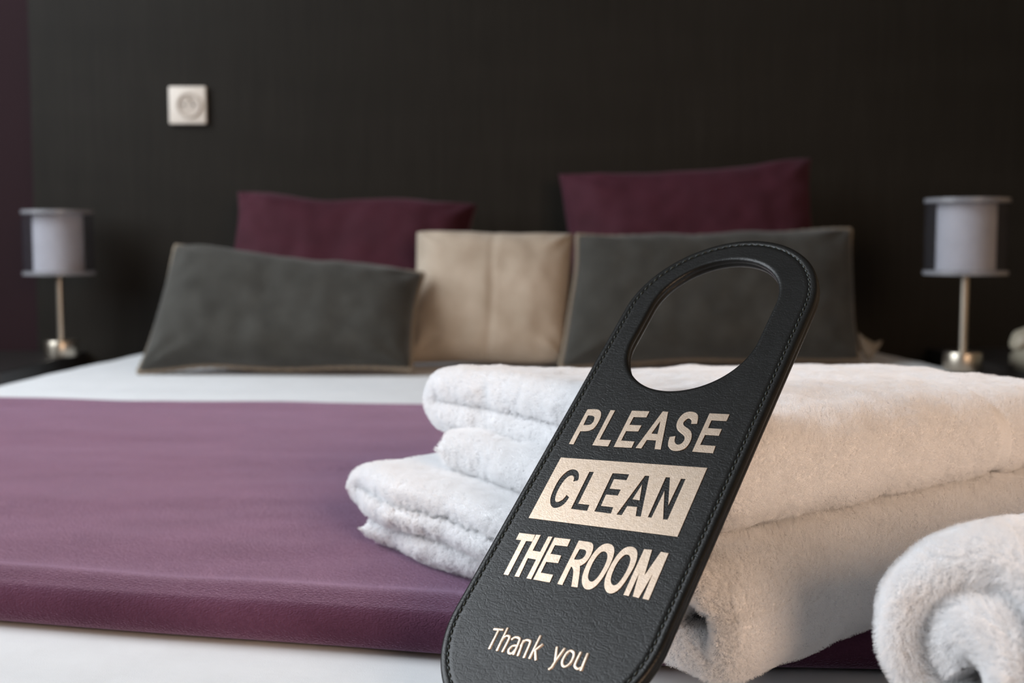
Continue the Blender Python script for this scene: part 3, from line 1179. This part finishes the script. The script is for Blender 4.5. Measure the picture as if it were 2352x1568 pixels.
ROOM_GLYPHS = [[[(8.87,-20.41),(17.61,-20.36),(17.95,-24.08),(14.66,-24.17),(15.1,-43.17),(12.57,-43.14),(11.94,-24.1),(8.99,-24.1)]],[[(18.59,-43.27),(18.05,-20.21),(20.47,-20.11),(20.68,-28.86),(24.88,-29.0),(24.79,-20.37),(26.94,-20.22),(27.54,-43.42),(25.11,-43.3),(24.92,-33.17),(20.32,-32.98),(20.97,-43.23)]],[[(28.74,-43.36),(28.32,-20.47),(36.63,-20.35),(36.9,-24.2),(30.37,-24.33),(30.52,-29.27),(36.22,-29.39),(36.58,-33.36),(30.44,-33.55),(30.64,-39.51),(37.15,-39.68),(37.37,-43.61)]],[[(41.54,-43.73),(41.1,-20.48),(46.31,-20.41),(48.1,-20.8),(49.4,-22.11),(50.18,-24.34),(50.47,-27.45),(50.02,-30.24),(49.02,-32.26),(47.77,-33.36),(48.76,-34.99),(51.81,-43.92),(48.78,-43.92),(46.28,-36.41),(44.67,-34.37),(43.78,-34.17),(44.08,-43.86)],[(43.53,-24.64),(46.11,-24.57),(47.27,-25.17),(47.86,-26.56),(47.79,-28.47),(46.87,-29.86),(45.34,-30.42),(43.32,-30.38)]],[[(55.45,-20.0),(57.48,-20.14),(59.4,-21.35),(60.56,-23.28),(61.37,-26.08),(61.71,-29.75),(61.68,-33.44),(61.29,-37.16),(60.46,-40.72),(59.29,-43.11),(57.54,-44.28),(55.44,-43.93),(53.61,-42.41),(52.19,-40.21),(51.16,-37.1),(50.78,-33.45),(50.76,-29.29),(51.3,-25.44),(52.31,-22.56),(53.79,-20.65)],[(55.82,-24.17),(57.1,-24.4),(58.36,-25.69),(59.17,-27.85),(59.53,-30.9),(59.42,-34.4),(58.96,-37.52),(58.05,-39.69),(56.83,-40.37),(55.35,-39.71),(54.26,-38.25),(53.53,-35.91),(53.16,-32.68),(53.16,-29.36),(53.7,-26.36),(54.53,-24.77)]],[[(66.94,-20.09),(68.91,-20.23),(70.76,-21.42),(71.97,-23.31),(72.9,-26.46),(73.16,-30.28),(72.82,-33.76),(72.4,-37.42),(71.64,-40.72),(70.38,-43.29),(68.66,-44.44),(66.62,-44.11),(64.79,-42.62),(63.47,-40.44),(62.54,-37.37),(62.21,-33.77),(62.25,-29.67),(62.73,-25.68),(63.66,-22.63),(65.13,-20.76)],[(67.42,-24.17),(68.65,-24.53),(69.78,-25.89),(70.47,-28.04),(70.75,-31.05),(70.63,-34.3),(70.13,-37.38),(69.31,-39.7),(68.12,-40.41),(66.76,-39.91),(65.53,-38.31),(64.78,-36.01),(64.46,-32.81),(64.49,-29.54),(65.06,-26.58),(65.98,-24.79)]],[[(74.43,-44.0),(73.98,-20.55),(77.64,-20.36),(79.67,-33.69),(82.11,-20.84),(85.79,-21.0),(86.45,-44.6),(83.55,-44.32),(83.08,-31.38),(81.74,-44.35),(78.87,-44.05),(76.78,-32.14),(76.91,-44.18)]]]
THANK_STROKES = [[(22.39,-70.22),(27.05,-69.8)],[(25.01,-70.08),(25.3,-79.69)],[(28.81,-68.59),(29.39,-79.82)],[(29.2,-76.28),(29.3,-73.86),(29.99,-72.48),(31.23,-72.11),(32.15,-73.09),(32.27,-79.82)],[(33.54,-73.44),(34.62,-72.17),(36.38,-72.08),(37.45,-73.26),(38.1,-80.05)],[(37.67,-75.59),(35.48,-76.37),(34.79,-78.33),(35.62,-79.67),(37.08,-79.57),(37.75,-77.67)],[(39.38,-72.8),(40.39,-80.19)],[(39.47,-75.61),(39.63,-73.53),(40.47,-72.46),(42.08,-72.39),(42.97,-73.36),(43.57,-80.46)],[(46.05,-69.27),(46.31,-80.37)],[(48.96,-72.91),(46.71,-76.58)],[(47.05,-76.06),(49.55,-80.4)],[(56.09,-72.9),(58.52,-79.29)],[(59.78,-72.86),(58.52,-79.29),(58.18,-81.99),(57.34,-83.33)],[(63.1,-73.25),(64.76,-73.9),(65.54,-75.94),(65.4,-78.8),(64.08,-80.59),(62.57,-80.24),(61.59,-78.47),(61.6,-75.61),(62.12,-73.97),(63.1,-73.25)],[(67.69,-73.11),(67.71,-78.13),(68.29,-79.75),(69.96,-80.49),(71.23,-79.5)],[(70.99,-73.13),(71.53,-81.03)]]


def foil(name, glyphs, label, z=0.12):
    """each glyph is a list of contours (outline, then its openings); all glyphs of a line make one mesh"""
    vs, fs = [], []
    for g in glyphs:
        cu = bpy.data.curves.new(name, 'CURVE')
        cu.dimensions = '2D'
        cu.fill_mode = 'BOTH'
        cu.extrude = 0.00010
        cu.bevel_depth = 0.00008
        cu.bevel_resolution = 2
        for poly in g:
            sp = cu.splines.new('POLY')
            sp.points.add(len(poly) - 1)
            for i, (a, b) in enumerate(poly):
                sp.points[i].co = (a / 1000, b / 1000, 0, 1)
            sp.use_cyclic_u = True
        tmp = bpy.data.objects.new(name, cu)
        COL.objects.link(tmp)
        dg = bpy.context.evaluated_depsgraph_get()
        me = bpy.data.meshes.new_from_object(tmp.evaluated_get(dg))
        bpy.data.objects.remove(tmp)
        base = len(vs)
        vs += [(v.co.x, v.co.y, v.co.z + z / 1000) for v in me.vertices]
        fs += [tuple(base + i for i in p.vertices) for p in me.polygons]
        bpy.data.meshes.remove(me)
        bpy.data.curves.remove(cu)
    o = mesh(name, vs, fs, M_FOIL, hang, False)
    o['label'] = label
    return o


def refine(poly, lim=60.0):
    """round the many-sided bends: Chaikin on corners that turn only a little"""
    out = []
    N = len(poly)
    for i in range(N):
        a, b, c = Vector(poly[i - 1]), Vector(poly[i]), Vector(poly[(i + 1) % N])
        u, w = (b - a), (c - b)
        ang = abs(math.degrees(u.angle(w))) if u.length > 1e-6 and w.length > 1e-6 else 0
        if 4 < ang < lim:
            out.append(tuple(b - u * 0.25))
            out.append(tuple(b + w * 0.25))
        else:
            out.append(tuple(b))
    return out


foil('lettering', [[refine(refine(c)) for c in g] for g in PLEASE_GLYPHS], 'silver foil word PLEASE')
foil('foil_panel', [[CLEAN_PANEL[0]] + [refine(refine(c)) for c in CLEAN_PANEL[1:]]], 'silver foil block with the word CLEAN left open')
foil('lettering', [[refine(refine(c)) for c in g] for g in ROOM_GLYPHS], 'silver foil words THE ROOM')
sv, sf = [], []


def ribbon(poly, r=0.80, zr=0.26):
    P = [Vector(p) for p in poly]
    if len(P) > 2:
        Q = [P[0]]
        pp = [P[0] * 2 - P[1]] + P + [P[-1] * 2 - P[-2]]
        for i in range(1, len(pp) - 2):
            for k in range(1, 7):
                t = k / 6
                a, b, c, dd = pp[i - 1], pp[i], pp[i + 1], pp[i + 2]
                Q.append(0.5 * ((2 * b) + (c - a) * t + (2 * a - 5 * b + 4 * c - dd) * t * t + (3 * b - a - 3 * c + dd) * t ** 3))
        P = Q
    # rounded ends
    t0 = (P[0] - P[1]).normalized()
    t1 = (P[-1] - P[-2]).normalized()
    pts = [(P[0] + t0 * r * 0.45 * math.sin(a), math.cos(a)) for a in (1.45, 0.9, 0.45)] + [(p, 1.0) for p in P] + [(P[-1] + t1 * r * 0.45 * math.sin(a), math.cos(a)) for a in (0.45, 0.9, 1.45)]
    base = len(sv)
    N = len(pts)
    for i, (p, k) in enumerate(pts):
        a = pts[max(0, i - 1)][0]
        b = pts[min(N - 1, i + 1)][0]
        tg = (b - a).normalized()
        nn3 = Vector((-tg.y, tg.x))
        for q in range(10):
            an = 2 * PI * q / 10
            c = p + nn3 * r * k * math.cos(an)
            sv.append((c.x / 1000, c.y / 1000, (zr * k * math.sin(an) + 0.05) / 1000))
    for i in range(N - 1):
        for q in range(10):
            w = (q + 1) % 10
            sf.append((base + i * 10 + q, base + (i + 1) * 10 + q, base + (i + 1) * 10 + w, base + i * 10 + w))
    sf.append(tuple(base + q for q in range(10)))
    sf.append(tuple(base + (N - 1) * 10 + q for q in reversed(range(10))))


for s in THANK_STROKES:
    ribbon(s)
ty = mesh('lettering', sv, sf, M_FOIL, hang)
fix_normals(ty)
ty['label'] = 'silver foil words Thank you'
